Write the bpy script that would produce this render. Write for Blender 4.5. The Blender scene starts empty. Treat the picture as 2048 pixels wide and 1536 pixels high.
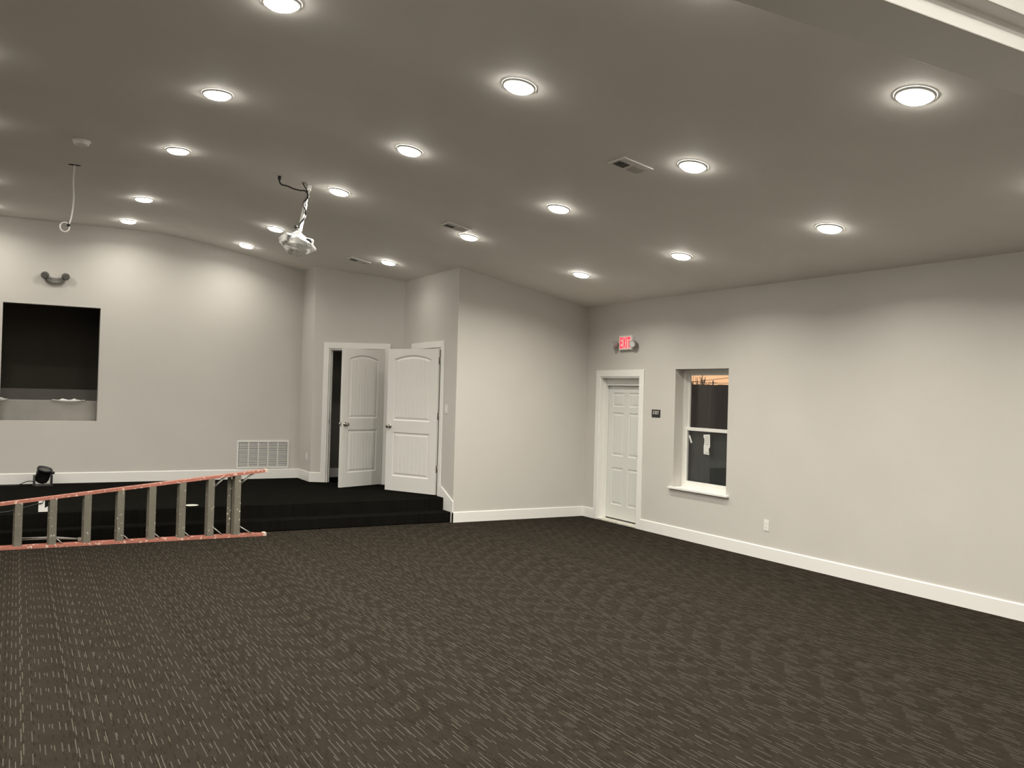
import bpy, bmesh, math, random
from mathutils import Vector, Matrix
random.seed(7)
C = bpy.context.scene.collection
PI = math.pi

# ------------------------------------------------------------------ helpers
class MB:
    """collects shapes into one mesh"""
    def __init__(self): self.bm = bmesh.new()
    def box(self, a, b, mat=None, M=None):
        (x0, y0, z0), (x1, y1, z1) = a, b
        vs = [(x0,y0,z0),(x1,y0,z0),(x1,y1,z0),(x0,y1,z0),(x0,y0,z1),(x1,y0,z1),(x1,y1,z1),(x0,y1,z1)]
        v = [self.bm.verts.new((M @ Vector(p)) if M else p) for p in vs]
        for f in ((0,3,2,1),(4,5,6,7),(0,1,5,4),(1,2,6,5),(2,3,7,6),(3,0,4,7)):
            fc = self.bm.faces.new([v[i] for i in f])
            if mat is not None: fc.material_index = mat
        return self
    def prism(self, pts, d, mat=None):
        """pts: planar loop of 3D points, extruded along vector d"""
        d = Vector(d)
        a = [self.bm.verts.new(p) for p in pts]; b = [self.bm.verts.new(Vector(p) + d) for p in pts]
        n = len(pts)
        fs = [self.bm.faces.new(a), self.bm.faces.new(b[::-1])]
        for i in range(n):
            fs.append(self.bm.faces.new((a[i], b[i], b[(i+1) % n], a[(i+1) % n])))
        if mat is not None:
            for f in fs: f.material_index = mat
        return self
    def rev(self, prof, origin, axis, seg=24, smooth=True, close=True):
        """lathe: prof = [(radius, height along axis)]"""
        axis = Vector(axis).normalized(); o = Vector(origin)
        t = axis.orthogonal().normalized(); s = axis.cross(t)
        rings = []
        for r, h in prof:
            if r < 1e-6: rings.append([self.bm.verts.new(o + axis*h)])
            else: rings.append([self.bm.verts.new(o + axis*h + (t*math.cos(2*PI*i/seg) + s*math.sin(2*PI*i/seg))*r) for i in range(seg)])
        for A, B in zip(rings, rings[1:]):
            for i in range(seg):
                j = (i+1) % seg
                if len(A) == 1 and len(B) == 1: continue
                if len(A) == 1: f = self.bm.faces.new((A[0], B[i], B[j]))
                elif len(B) == 1: f = self.bm.faces.new((A[i], B[0], A[j]))
                else: f = self.bm.faces.new((A[i], B[i], B[j], A[j]))
                f.smooth = smooth
        if close:
            for R in (rings[0], rings[-1]):
                if len(R) > 1: self.bm.faces.new(R)
        return self
    def tube(self, pts, r, seg=8, closed=False):
        pts = [Vector(p) for p in pts]; n = len(pts); rings = []
        up = None
        for i, p in enumerate(pts):
            if closed: d = (pts[(i+1) % n] - pts[i-1]).normalized()
            else: d = (pts[min(i+1, n-1)] - pts[max(i-1, 0)]).normalized()
            if up is None: up = d.orthogonal().normalized()
            up = (up - d*up.dot(d)).normalized(); s = d.cross(up)
            rings.append([self.bm.verts.new(p + (up*math.cos(2*PI*k/seg) + s*math.sin(2*PI*k/seg))*r) for k in range(seg)])
        m = n if closed else n-1
        for i in range(m):
            A, B = rings[i], rings[(i+1) % n]
            for k in range(seg):
                f = self.bm.faces.new((A[k], B[k], B[(k+1) % seg], A[(k+1) % seg])); f.smooth = True
        if not closed:
            self.bm.faces.new(rings[0]); self.bm.faces.new(rings[-1])
        return self
    def build(self, name, mat, parent=None, bevel=0, M=None):
        if M is not None: self.bm.transform(M)
        bmesh.ops.recalc_face_normals(self.bm, faces=self.bm.faces)
        me = bpy.data.meshes.new(name); self.bm.to_mesh(me); self.bm.free()
        for m in (mat if isinstance(mat, (list, tuple)) else [mat]): me.materials.append(m)
        o = bpy.data.objects.new(name, me); C.objects.link(o)
        if parent is not None: o.parent = parent
        if bevel:
            b = o.modifiers.new('bevel', 'BEVEL'); b.width = bevel; b.segments = 2; b.limit_method = 'ANGLE'
        return o

def tag(o, label, cat, group=None, kind=None):
    o['label'] = label
    if cat: o['category'] = cat
    if group: o['group'] = group
    if kind: o['kind'] = kind
    return o
def struct(o, label, cat): return tag(o, label, cat, None, 'structure')
def empty(name, loc, rz=0):
    o = bpy.data.objects.new(name, None); C.objects.link(o); o.empty_display_size = .05
    o.location = loc; o.rotation_euler = (0, 0, rz); return o
def smooth_path(pts, n=8):
    """Catmull-Rom through pts"""
    P = [Vector(p) for p in pts]; P = [P[0]*2-P[1]] + P + [P[-1]*2-P[-2]]; out = []
    for i in range(1, len(P)-2):
        for k in range(n):
            t = k/n; a, b, c, d = P[i-1:i+3]
            out.append(.5*((2*b) + (c-a)*t + (2*a-5*b+4*c-d)*t*t + (3*b-a-3*c+d)*t**3))
    out.append(P[-2]); return out

# ------------------------------------------------------------------ materials
def nmat(name):
    m = bpy.data.materials.new(name); m.use_nodes = True
    nt = m.node_tree; b = nt.nodes['Principled BSDF']; return m, nt, b
def plain(name, col, rough=.5, metal=0, noise=.0, scale=30, bump=0, bscale=200, spec=None):
    m, nt, b = nmat(name)
    b.inputs['Roughness'].default_value = rough; b.inputs['Metallic'].default_value = metal
    if spec is not None: b.inputs['Specular IOR Level'].default_value = spec
    b.inputs['Base Color'].default_value = (*col, 1)
    tc = nt.nodes.new('ShaderNodeTexCoord')
    if noise:
        n = nt.nodes.new('ShaderNodeTexNoise'); n.inputs['Scale'].default_value = scale; n.inputs['Detail'].default_value = 4
        nt.links.new(tc.outputs['Object'], n.inputs['Vector'])
        r = nt.nodes.new('ShaderNodeValToRGB')
        r.color_ramp.elements[0].position = .3; r.color_ramp.elements[1].position = .7
        r.color_ramp.elements[0].color = (*[c*(1-noise) for c in col], 1)
        r.color_ramp.elements[1].color = (*[min(1, c*(1+noise)) for c in col], 1)
        nt.links.new(n.outputs['Fac'], r.inputs['Fac']); nt.links.new(r.outputs['Color'], b.inputs['Base Color'])
    if bump:
        n2 = nt.nodes.new('ShaderNodeTexNoise'); n2.inputs['Scale'].default_value = bscale; n2.inputs['Detail'].default_value = 3
        nt.links.new(tc.outputs['Object'], n2.inputs['Vector'])
        bp = nt.nodes.new('ShaderNodeBump'); bp.inputs['Strength'].default_value = bump; bp.inputs['Distance'].default_value = .002
        nt.links.new(n2.outputs['Fac'], bp.inputs['Height']); nt.links.new(bp.outputs['Normal'], b.inputs['Normal'])
    return m
def emit(name, col, s):
    m, nt, b = nmat(name)
    b.inputs['Base Color'].default_value = (.8, .8, .8, 1)
    b.inputs['Emission Color'].default_value = (*col, 1); b.inputs['Emission Strength'].default_value = s
    return m
def mth(nt, op, a, b=None):
    n = nt.nodes.new('ShaderNodeMath'); n.operation = op
    for i, v in enumerate((a, b)):
        if v is None: continue
        if isinstance(v, (int, float)): n.inputs[i].default_value = v
        else: nt.links.new(v, n.inputs[i])
    return n.outputs[0]
def mixc(nt, fac, a, b):
    n = nt.nodes.new('ShaderNodeMix'); n.data_type = 'RGBA'
    nt.links.new(fac, n.inputs[0])
    for i, v in ((6, a), (7, b)):
        if isinstance(v, tuple): n.inputs[i].default_value = (*v, 1)
        else: nt.links.new(v, n.inputs[i])
    return n.outputs[2]

WALLC = (.60, .575, .535)
m_wall = plain('wall_paint', WALLC, .55, noise=.015, scale=2, bump=.12, bscale=140, spec=.3)
m_ceil = plain('ceiling_paint', (.88, .855, .81), .7, noise=.015, scale=2, bump=.15, bscale=120, spec=.2)
m_trim = plain('trim_white', (.86, .85, .815), .35, spec=.45)
m_door = plain('door_white', (.78, .77, .735), .4, bump=.06, bscale=60)
m_steel_door = plain('entry_door_white', (.74, .75, .71), .45)
m_white = plain('white_plastic', (.8, .79, .76), .4)
m_ring = plain('lamp_trim', (.85, .84, .81), .45)
m_grey = plain('grey_plastic', (.32, .31, .29), .5)
m_dgrey = plain('dark_grey_plastic', (.10, .098, .09), .5)
m_black = plain('black_plastic', (.012, .012, .013), .45)
m_dark = plain('opening_shade', (.02, .02, .018), .9)  # flat dark tone for the shade inside ducts and holes
m_nickel = plain('satin_nickel', (.42, .40, .36), .28, metal=1)
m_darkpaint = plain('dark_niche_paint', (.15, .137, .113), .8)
m_liner = plain('tub_liner', (.30, .285, .262), .35, noise=.12, scale=3, bump=.5, bscale=6)
m_shiny = plain('clear_film', (.75, .74, .72), .15, bump=.4, bscale=40)
m_vinyl = plain('window_vinyl', (.80, .79, .745), .35)
m_paper = plain('paper', (.72, .71, .67), .8)
m_bark = plain('bark', (.02, .016, .012), .9)
m_fence = plain('dark_fence_wood', (.045, .045, .042), .85, noise=.2, scale=3)
m_earth = plain('ground_dark', (.03, .03, .026), .95, noise=.2, scale=2)

LAMP = (1.0, .955, .86)
m_lens = emit('lamp_lens', LAMP, 52)

def carpet(name, base, streak1, streak2, k=1.0):
    m, nt, b = nmat(name)
    b.inputs['Roughness'].default_value = .95; b.inputs['Specular IOR Level'].default_value = 0
    tc = nt.nodes.new('ShaderNodeTexCoord'); sp = nt.nodes.new('ShaderNodeSeparateXYZ')
    nt.links.new(tc.outputs['Object'], sp.inputs[0]); X, Y = sp.outputs[0], sp.outputs[1]
    W = .0046; P = .305
    xs = mth(nt, 'DIVIDE', X, W); col = mth(nt, 'FLOOR', xs)
    def rnd(off):
        w = nt.nodes.new('ShaderNodeTexWhiteNoise'); w.noise_dimensions = '1D'
        nt.links.new(mth(nt, 'ADD', col, off), w.inputs['W']); return w.outputs['Value']
    def layer(off, prob, dmin, dmax, period):
        t = mth(nt, 'FRACT', mth(nt, 'ADD', mth(nt, 'DIVIDE', Y, period), rnd(off)))
        duty = mth(nt, 'ADD', mth(nt, 'MULTIPLY', rnd(off+311.7), dmax-dmin), dmin)
        return mth(nt, 'MULTIPLY', mth(nt, 'LESS_THAN', t, duty), mth(nt, 'LESS_THAN', rnd(off+733.3), prob))
    big = nt.nodes.new('ShaderNodeTexNoise'); big.inputs['Scale'].default_value = 5.; big.inputs['Detail'].default_value = 5
    nt.links.new(tc.outputs['Object'], big.inputs['Vector'])
    fine = nt.nodes.new('ShaderNodeTexNoise'); fine.inputs['Scale'].default_value = 160.; fine.inputs['Detail'].default_value = 2
    nt.links.new(tc.outputs['Object'], fine.inputs['Vector'])
    c0 = mixc(nt, big.outputs['Fac'], tuple(v*.72 for v in base), tuple(v*1.28 for v in base))
    c1 = mixc(nt, mth(nt, 'MULTIPLY', layer(5.5, .22, .15, .7, P*.5), .55), c0, tuple(v*.30 for v in base))
    c2 = mixc(nt, mth(nt, 'MULTIPLY', layer(55.5, .16, .06, .35, P*.5), .40*k), c1, streak2)
    CW = .026
    cs = mth(nt, 'DIVIDE', X, CW); cell = mth(nt, 'FLOOR', cs)
    def crnd(off):
        w = nt.nodes.new('ShaderNodeTexWhiteNoise'); w.noise_dimensions = '1D'
        nt.links.new(mth(nt, 'ADD', cell, off), w.inputs['W']); return w.outputs['Value']
    off = mth(nt, 'ADD', mth(nt, 'MULTIPLY', crnd(.5), .8), .1)
    line = mth(nt, 'LESS_THAN', mth(nt, 'ABSOLUTE', mth(nt, 'SUBTRACT', mth(nt, 'FRACT', cs), off)), .085)
    t = mth(nt, 'FRACT', mth(nt, 'ADD', mth(nt, 'DIVIDE', Y, P), crnd(40.5)))
    dash = mth(nt, 'LESS_THAN', t, mth(nt, 'ADD', mth(nt, 'MULTIPLY', crnd(90.5), .52), .14))
    tint = mixc(nt, crnd(140.5), streak1, (streak1[0]*.80, streak1[1]*.86, streak1[2]*.98))
    c3 = mixc(nt, mth(nt, 'MULTIPLY', mth(nt, 'MULTIPLY', line, dash), .9*k), c2, tint)
    c4 = mixc(nt, mth(nt, 'MULTIPLY', fine.outputs['Fac'], .35), c3, tuple(v*.45 for v in base))
    nt.links.new(c4, b.inputs['Base Color'])
    bp = nt.nodes.new('ShaderNodeBump'); bp.inputs['Strength'].default_value = .6; bp.inputs['Distance'].default_value = .004
    nt.links.new(fine.outputs['Fac'], bp.inputs['Height']); nt.links.new(bp.outputs['Normal'], b.inputs['Normal'])
    return m
m_carpet = carpet('striped_carpet', (.0295, .0250, .0193), (.112, .099, .077), (.058, .0555, .047))
m_stage = carpet('stage_carpet', (.0100, .0096, .0080), (.0130, .0125, .0103), (.0116, .0112, .0095), .4)

# ------------------------------------------------------------------ room numbers (metres)
XR, XL = 7.4036, -8.03          # side walls
YE, YA, YB = 10.848, 14.273, -3.2
XD, XB = 5.2534, 4.075
HR, SL, HC = 3.1162, .1793, 4.085
ST, S1 = .308, .14
XM = (XR + XL)/2
def ceil_z(x):
    x = abs(x - XM) + XM
    k = XR - (HC-HR)/SL; w = .45
    if x < k-w: return HC
    if x > k+w: return HR + SL*(XR-x)
    return HC - SL*(x-(k-w))**2/(4*w)
TOP = 4.5

def wall(name, p0, p1, th, label, holes=(), z0=0, z1=TOP, mat=m_wall):
    """slab from p0 to p1 (plan), thickness th to the LEFT of p0->p1, with rectangular openings"""
    p0, p1 = Vector((*p0, 0)), Vector((*p1, 0)); d = p1-p0; L = d.length; d.normalize(); n = Vector((-d.y, d.x, 0))
    us = sorted({0, L, *[h[0] for h in holes], *[h[1] for h in holes]}); zs = sorted({z0, z1, *[h[2] for h in holes], *[h[3] for h in holes]})
    mb = MB(); M = Matrix(((d.x, n.x, 0, p0.x), (d.y, n.y, 0, p0.y), (0, 0, 1, 0), (0, 0, 0, 1)))
    inside = lambda u, z: any(h[0] < u < h[1] and h[2] < z < h[3] for h in holes)
    for a, b in zip(us, us[1:]):
        run = None
        for c, e in zip(zs, zs[1:]):
            if inside((a+b)/2, (c+e)/2):
                if run: mb.box((a, 0, run[0]), (b, th, run[1]), M=M); run = None
            else: run = (run[0], e) if run else (c, e)
        if run: mb.box((a, 0, run[0]), (b, th, run[1]), M=M)
    o = mb.build(name, mat)
    return struct(o, label, 'wall')

# openings
DC_d = Vector((XD-XB, 12.78-13.62, 0)); LC = DC_d.length; DC_d.normalize()
PC0 = Vector((XB, 13.62, 0)); NC = Vector((DC_d.y, -DC_d.x, 0))   # normal into the room
D1 = (.262, 1.152, ST, 2.42)                 # door 1 opening on the angled wall (u, z)
D2 = (11.352, 12.330, ST, 2.415)             # door 2 opening on alcove wall (y, z)
D3 = (9.545, 10.478, 0, 2.07)                # exit door opening
WN = (7.846, 8.816, .645, 2.163)             # window opening
NI = (-.2, 1.05, 1.21, 2.88)                 # niche opening in the stage wall

wall('wall_back', (XR+.25, YA), (XL-.2, YA), -.14, 'tall light greige wall behind the stage with a dark square opening',
     [(XR+.25-NI[1], XR+.25-NI[0], NI[2], NI[3])])
wall('wall_return', (XB, YA), (XB, 13.62), .12, 'short narrow greige wall turning the corner beside the stage')
wall('wall_angled', (XB, 13.62), (XD, 12.78), .12, 'angled greige wall holding the half open plank door', [D1])
wall('wall_alcove', (XD, 12.78), (XD, YE), .12, 'greige wall above the stage steps holding the wide open plank door', [(12.78-D2[1], 12.78-D2[0], D2[2], D2[3])])
wall('wall_front', (XD+.12, YE), (XR, YE), .12, 'plain greige wall facing the room between steps and exit door')
wall('wall_right', (XR, YA), (XR, YB), .25, 'long greige wall on the right with exit door and window',
     [(YA-D3[1], YA-D3[0], D3[2], D3[3]), (YA-WN[1], YA-WN[0], WN[2], WN[3])])
wall('wall_left', (XL, YB), (XL, YA), .2, 'far side wall beyond the picture')
wall('wall_rear', (XR, YB), (XL, YB), .2, 'wall behind the photographer')

o = MB().box((XB+.12, YA-.02, 0), (XR, YA-.0005, TOP)).build('wall_closet', plain('closet_shade_tone', (.17, .16, .145), .8))  # added slab, the room's darkness is put into its colour
struct(o, 'wall coloured with the shade of the unlit room seen through the half open door', 'wall')
# ceiling
xs = [XL-.2 + i*.06 for i in range(int((XR-XL+.65)/.06)+1)]
mb = MB(); pts = [(x, YB-.2, ceil_z(x)) for x in xs]; top = [(xs[-1], YB-.2, 4.7), (xs[0], YB-.2, 4.7)]
mb.prism(pts+top, (0, YA-YB+.4, 0)); o = mb.build('ceiling', m_ceil)
struct(o, 'greige vaulted ceiling sloping down to the side walls', 'ceiling')
# beam with a stepped near face
o = MB().prism([(XL, 2.18, 3.116), (XL, 1.91, 3.116), (XL, 1.91, 3.20), (XL, 1.84, 3.20), (XL, 1.84, 4.3), (XL, 2.18, 4.3)], (XR-XL, 0, 0)).build('beam', plain('beam_white', (.92, .905, .87), .4), bevel=.004)
struct(o, 'white boxed ceiling beam with stepped edge crossing the room', 'beam')

# floors
struct(MB().box((XL-.2, YB-.2, -.1), (XR+.001, YA+.3, 0)).build('floor', m_carpet), 'dark brown carpet with light broken pinstripes', 'floor')
struct(MB().box((XL, 11.13, .001), (XR, YA, ST)).build('stage_floor', m_stage, bevel=.012), 'raised stage covered in near black carpet', 'stage')
struct(MB().box((XL, 10.885, .001), (XD-.002, 11.13, S1)).build('stage_step', m_stage, bevel=.012), 'low black carpeted step along the stage front', 'step')

# baseboards
BH, BT = .152, .016
def base(name, p0, p1, z, label, h=BH):
    p0, p1 = Vector((*p0, 0)), Vector((*p1, 0)); d = (p1-p0); L = d.length; d.normalize(); n = Vector((-d.y, d.x, 0))
    M = Matrix(((d.x, n.x, 0, p0.x), (d.y, n.y, 0, p0.y), (0, 0, 1, z), (0, 0, 0, 1)))
    o = MB().prism([(0, 0, 0), (0, BT, 0), (0, BT, h-.008), (0, BT-.006, h), (0, 0, h)], (L, 0, 0)).build(name, m_trim, M=M)
    return struct(o, label, 'baseboard')
base('baseboard_back', (XB, YA), (XL, YA), ST, 'white baseboard running along the stage wall')
base('baseboard_return', (XB, 13.62), (XB, YA), ST, 'short white baseboard piece at the stage corner')
q = PC0 + DC_d*(D1[0]-.09)
base('baseboard_angled', (q.x, q.y), (PC0.x, PC0.y), ST, 'white baseboard left of the half open plank door')
base('baseboard_front', (XR, YE), (XD-BT, YE), 0, 'white baseboard under the plain front wall', .143)
base('baseboard_right', (XR, YB), (XR, D3[0]-.09), 0, 'long white baseboard from the exit door along the right wall', .143)
base('baseboard_corner', (XR, D3[1]+.09), (XR, YE), 0, 'short white baseboard between wall corner and exit door', .143)
base('baseboard_closet', (XR, YA-.02), (XB+.12, YA-.02), ST, 'white baseboard in the dark room behind the doors')
o = MB().prism([(XD, 11.25, 0), (XD, 11.25, .452), (XD, 11.225, .452), (XD, YE-BT, .288), (XD, YE-BT, 0)], (-BT, 0, 0)).build('trim_1', m_trim)
struct(o, 'white sloped skirt board beside the stage steps', 'trim')

# ------------------------------------------------------------------ doors
def plank_leaf(mb, W, H, T):
    """two panel arched plank door leaf: x along width, y thickness (front face at y=0, facing -y), z up"""
    nu, nz = int(W/.0045), int(H/.006)
    pan = [(.125, W-.125, 1.035-ST+.30, 1.935-.308+.0, .055), (.125, W-.125, .215, .855, 0)]
    pan[0] = (.125, W-.125, 1.03, 1.925, .06)
    def h(u, z):
        for u0, u1, z0, z1, rise in pan:
            uc, hw = (u0+u1)/2, (u1-u0)/2
            zt = z1 + rise*(1-((u-uc)/hw)**2) if rise else z1
            d = min(u-u0, u1-u, z-z0, zt-z)
            if d <= 0: continue
            if d < .014: return .011*d/.014
            if d < .024: return .011
            if d < .050: return .011 - .008*(d-.024)/.026
            g = ((u-u0-.05)/((u1-u0-.1)/8)) % 1
            g = min(g, 1-g)*((u1-u0-.1)/8)
            return .003 + (.006*(1-g/.006) if g < .006 else 0)
        return 0
    for side in (0, 1):
        V = [[mb.bm.verts.new((W*i/nu, (h(W*i/nu, H*j/nz) if side == 0 else T-h(W*i/nu, H*j/nz)), H*j/nz)) for j in range(nz+1)] for i in range(nu+1)]
        for i in range(nu):
            for j in range(nz):
                mb.bm.faces.new((V[i][j], V[i+1][j], V[i+1][j+1], V[i][j+1]))
        if side == 0: F = V
        else:
            B = V
    for i in range(nu):
        mb.bm.faces.new((F[i][0], B[i][0], B[i+1][0], F[i+1][0])); mb.bm.faces.new((F[i][nz], F[i+1][nz], B[i+1][nz], B[i][nz]))
    for j in range(nz):
        mb.bm.faces.new((F[0][j], F[0][j+1], B[0][j+1], B[0][j])); mb.bm.faces.new((F[nu][j], B[nu][j], B[nu][j+1], F[nu][j+1]))
    return mb

def knob(M, parent, y0, sgn):
    prof = [(0, 0), (.031, 0), (.033, .004), (.029, .010), (.013, .013), (.011, .034), (.016, .040), (.027, .048), (.031, .060), (.027, .071), (.016, .077), (0, .079)]
    return MB().rev(prof, (0, 0, 0), (0, sgn, 0), 24, close=False).build('knob', m_nickel, parent, M=M @ Matrix.Translation((0, y0, 0)))

def plank_door(name, opening_origin, d, n, u0, u1, zb, zt, hinge, ang, label):
    """opening along direction d (plan) from origin; room side normal n; hinge 'hi' end at u1; leaf swings into the room by ang"""
    root = empty(name, opening_origin + d*u1 + Vector((0, 0, zb))); struct(root, label, 'door')
    bpy.context.view_layer.update(); inv = root.matrix_world.inverted()
    F = Matrix(((d.x, n.x, 0, opening_origin.x), (d.y, n.y, 0, opening_origin.y), (0, 0, 1, 0), (0, 0, 0, 1)))   # u, out, z
    M = inv @ F
    cw, ct = .092, .018
    cs = MB()
    cs.box((u0-cw, 0, zb), (u0-.004, ct, zt+cw)).box((u1+.004, 0, zb), (u1+cw, ct, zt+cw)).box((u0-.004, 0, zt+.004), (u1+.004, ct, zt+cw))
    cs.build('door_casing', m_trim, root, bevel=.003, M=M)
    jb = MB()
    jb.box((u0, -.12, zb), (u0+.019, .004, zt)).box((u1-.019, -.12, zb), (u1, .004, zt)).box((u0+.019, -.12, zt-.019), (u1-.019, .004, zt))
    jb.box((u0+.019, -.085, zb), (u0+.031, -.048, zt-.019)).box((u1-.031, -.085, zb), (u1-.019, -.048, zt-.019)).box((u0+.031, -.085, zt-.031), (u1-.031, -.048, zt-.019))
    jb.build('door_jamb', m_trim, root, M=M)
    st = MB().box((u0+.0185, -.035, 1.262-.03), (u0+.0205, -.008, 1.262+.03)).build('strike_plate', m_black, root, M=M)
    W, H, T = (u1-u0)-.044, (zt-zb)-.030, .036
    # leaf frame: x from the hinge to the free edge, -y towards the viewer's side
    a = math.atan2(-d.y, -d.x)
    hx = F @ Vector((u1-.021, .012, zb+.012))
    s = 1 if (Vector((math.cos(a), math.sin(a), 0)).cross(n)).z > 0 else -1
    a += s*ang
    R = inv @ Matrix.Translation(hx) @ Matrix.Rotation(a, 4, 'Z')
    lf = plank_leaf(MB(), W, H, T).build('door_leaf', m_door, root, M=R @ Matrix.Translation((.004, 0, 0)))
    kz = 1.262-zb-.012
    Mk = R @ Matrix.Translation((W-.062, 0, kz))
    knob(Mk, root, 0, -1); knob(Mk, root, T, 1)
    MB().box((W+.0035, .006, kz-.03), (W+.0052, T-.006, kz+.03)).box((W+.005, .012, kz-.010), (W+.017, .024, kz+.010)).build('latch', m_nickel, root, M=R)
    for z in (.315, 1.07, 1.86):
        MB().rev([(0, 0), (.0065, 0), (.0065, .1), (0, .1)], (-.004, -.004, z), (0, 0, 1), 10).box((-.002, .0, z+.002), (.006, .03, z+.098)).build('hinge', m_nickel, root, M=R)
    return root
dA = math.atan2(-DC_d.y, -DC_d.x)
plank_door('door_1', PC0, DC_d, NC, D1[0], D1[1], ST, D1[3], 'hi', math.radians(58.5), 'half open white plank door with arched panel in the angled wall')
plank_door('door_2', Vector((XD, 0, 0)) + Vector((0, 0, 0)), Vector((0, -1, 0)), Vector((-1, 0, 0)), -D2[1], -D2[0], ST, D2[3], 'hi', math.radians(27.5), 'open white plank door with arched panel above the steps')

# exit door (six panels, set back in the thick wall)
root = empty('door_3', (XR, D3[1], 0)); struct(root, 'closed white six panel exit door beside the window', 'door')
bpy.context.view_layer.update(); inv = root.matrix_world.inverted()
y0, y1, zt = D3[0], D3[1], D3[3]; cw = .092
MB().box((XR-.018, y0-cw, 0), (XR, y0, zt+cw)).box((XR-.018, y1, 0), (XR, y1+cw, zt+cw)).box((XR-.018, y0, zt), (XR, y1, zt+cw)).build('door_casing', m_trim, root, bevel=.003, M=inv)
rc = .13
jb = MB().box((XR-.006, y0, 0), (XR+.25, y0+.022, zt)).box((XR-.006, y1-.022, 0), (XR+.25, y1, zt)).box((XR-.006, y0+.022, zt-.018), (XR+.25, y1-.022, zt))
jb.box((XR+.06, y1-.036, .02), (XR+rc-.004, y1-.022, zt-.018)).box((XR+.06, y0+.022, .02), (XR+rc-.004, y0+.036, zt-.018))
jb.build('door_jamb', m_trim, root, M=inv)
MB().box((XR+rc-.05, y0+.022, 1.945), (XR+.2, y1-.022, zt-.018)).build('head_panel', m_steel_door, root, M=inv)
MB().box((XR-.015, y0+.001, .001), (XR+.25, y1-.001, .022)).build('threshold', plain('threshold_paint', (.66, .63, .56), .5, noise=.15, scale=20), root, bevel=.004, M=inv)
def six_leaf(mb, W, H, T):
    nu, nz = int(W/.006), int(H/.007)
    s = .115; c = .115; pw = (W-2*s-c)/2
    cols = [(s, s+pw), (W-s-pw, W-s)]
    rows = [(.20, .20+.53), (.20+.53+.17, .20+.53+.17+.62), (H-.10-.20, H-.10)]
    def h(u, z):
        for a, b in cols:
            for e, f in rows:
                d = min(u-a, b-u, z-e, f-z)
                if d <= 0: continue
                if d < .010: return .009*d/.010
                if d < .018: return .009
                if d < .045: return .009-.007*(d-.018)/.027
                return .002
        return 0
    V = [[mb.bm.verts.new((W*i/nu, h(W*i/nu, H*j/nz), H*j/nz)) for j in range(nz+1)] for i in range(nu+1)]
    for i in range(nu):
        for j in range(nz): mb.bm.faces.new((V[i][j], V[i+1][j], V[i+1][j+1], V[i][j+1]))
    mb.box((0, .0095, 0), (W, T, H))
    for e in ((0, 1), (nu-1, nu)): pass
    mb.box((-.0002, 0, 0), (.004, .012, H)).box((W-.004, 0, 0), (W+.0002, .012, H)).box((0, 0, H-.004), (W, .012, H+.0002)).box((0, 0, -.0002), (W, .012, .004))
    return mb
W3 = y1-y0-.05
R = inv @ Matrix(((0, 1, 0, XR+rc), (-1, 0, 0, y1-.025), (0, 0, 1, .036), (0, 0, 0, 1)))
six_leaf(MB(), W3, 1.905, .044).build('door_leaf', m_steel_door, root, M=R)
MB().box((0, .002, .022), (W3, .04, .035)).build('gap_shade', m_black, root, M=inv @ Matrix(((0, 1, 0, XR+rc), (-1, 0, 0, y1-.025), (0, 0, 1, 0), (0, 0, 0, 1))))  # black strip stands in for the shaded gap under the leaf
knob(R @ Matrix.Translation((W3-.065, 0, .92)), root, 0, -1)

# ------------------------------------------------------------------ window
def glass_mat():
    m = bpy.data.materials.new('window_glass'); m.use_nodes = True; nt = m.node_tree; nt.nodes.clear()
    out = nt.nodes.new('ShaderNodeOutputMaterial'); mx = nt.nodes.new('ShaderNodeMixShader')
    lw = nt.nodes.new('ShaderNodeLayerWeight'); lw.inputs['Blend'].default_value = .5
    fac = mth(nt, 'ADD', mth(nt, 'MULTIPLY', mth(nt, 'POWER', lw.outputs['Facing'], 4.5), .8), .035)
    t = nt.nodes.new('ShaderNodeBsdfTransparent'); t.inputs['Color'].default_value = (.93, .95, .94, 1)
    g = nt.nodes.new('ShaderNodeBsdfGlossy'); g.inputs['Roughness'].default_value = .02
    nt.links.new(fac, mx.inputs[0]); nt.links.new(t.outputs[0], mx.inputs[1]); nt.links.new(g.outputs[0], mx.inputs[2]); nt.links.new(mx.outputs[0], out.inputs[0])
    return m
def screen_mat():
    m = bpy.data.materials.new('insect_mesh'); m.use_nodes = True; nt = m.node_tree; nt.nodes.clear()
    out = nt.nodes.new('ShaderNodeOutputMaterial'); mx = nt.nodes.new('ShaderNodeMixShader'); mx.inputs[0].default_value = .30
    t = nt.nodes.new('ShaderNodeBsdfTransparent'); d = nt.nodes.new('ShaderNodeBsdfDiffuse'); d.inputs['Color'].default_value = (.10, .105, .105, 1)
    nt.links.new(t.outputs[0], mx.inputs[1]); nt.links.new(d.outputs[0], mx.inputs[2]); nt.links.new(mx.outputs[0], out.inputs[0])
    return m
m_glass, m_screen = glass_mat(), screen_mat()
root = empty('window_1', (XR, WN[1], WN[2])); struct(root, 'white single hung window with dusk sky and dark fence outside', 'window')
bpy.context.view_layer.update(); inv = root.matrix_world.inverted()
def ringbox(mb, x0, x1, ya, yb, za, zb, t, tb=None):
    tb = tb or t
    mb.box((x0, ya, za), (x1, ya+t, zb)).box((x0, yb-t, za), (x1, yb, zb)).box((x0, ya+t, zb-t), (x1, yb-t, zb)).box((x0, ya+t, za), (x1, yb-t, za+tb)); return mb
ya, yb, za, zb = WN
XW = XR+.135
ringbox(MB(), XW, XW+.085, ya, yb, za, zb, .042).build('window_frame', m_vinyl, root, bevel=.003, M=inv)
zm = 1.392
us = ringbox(MB(), XW+.045, XW+.072, ya+.04, yb-.04, zm-.02, zb-.04, .035).build('upper_sash', m_vinyl, root, bevel=.002, M=inv)
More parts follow.
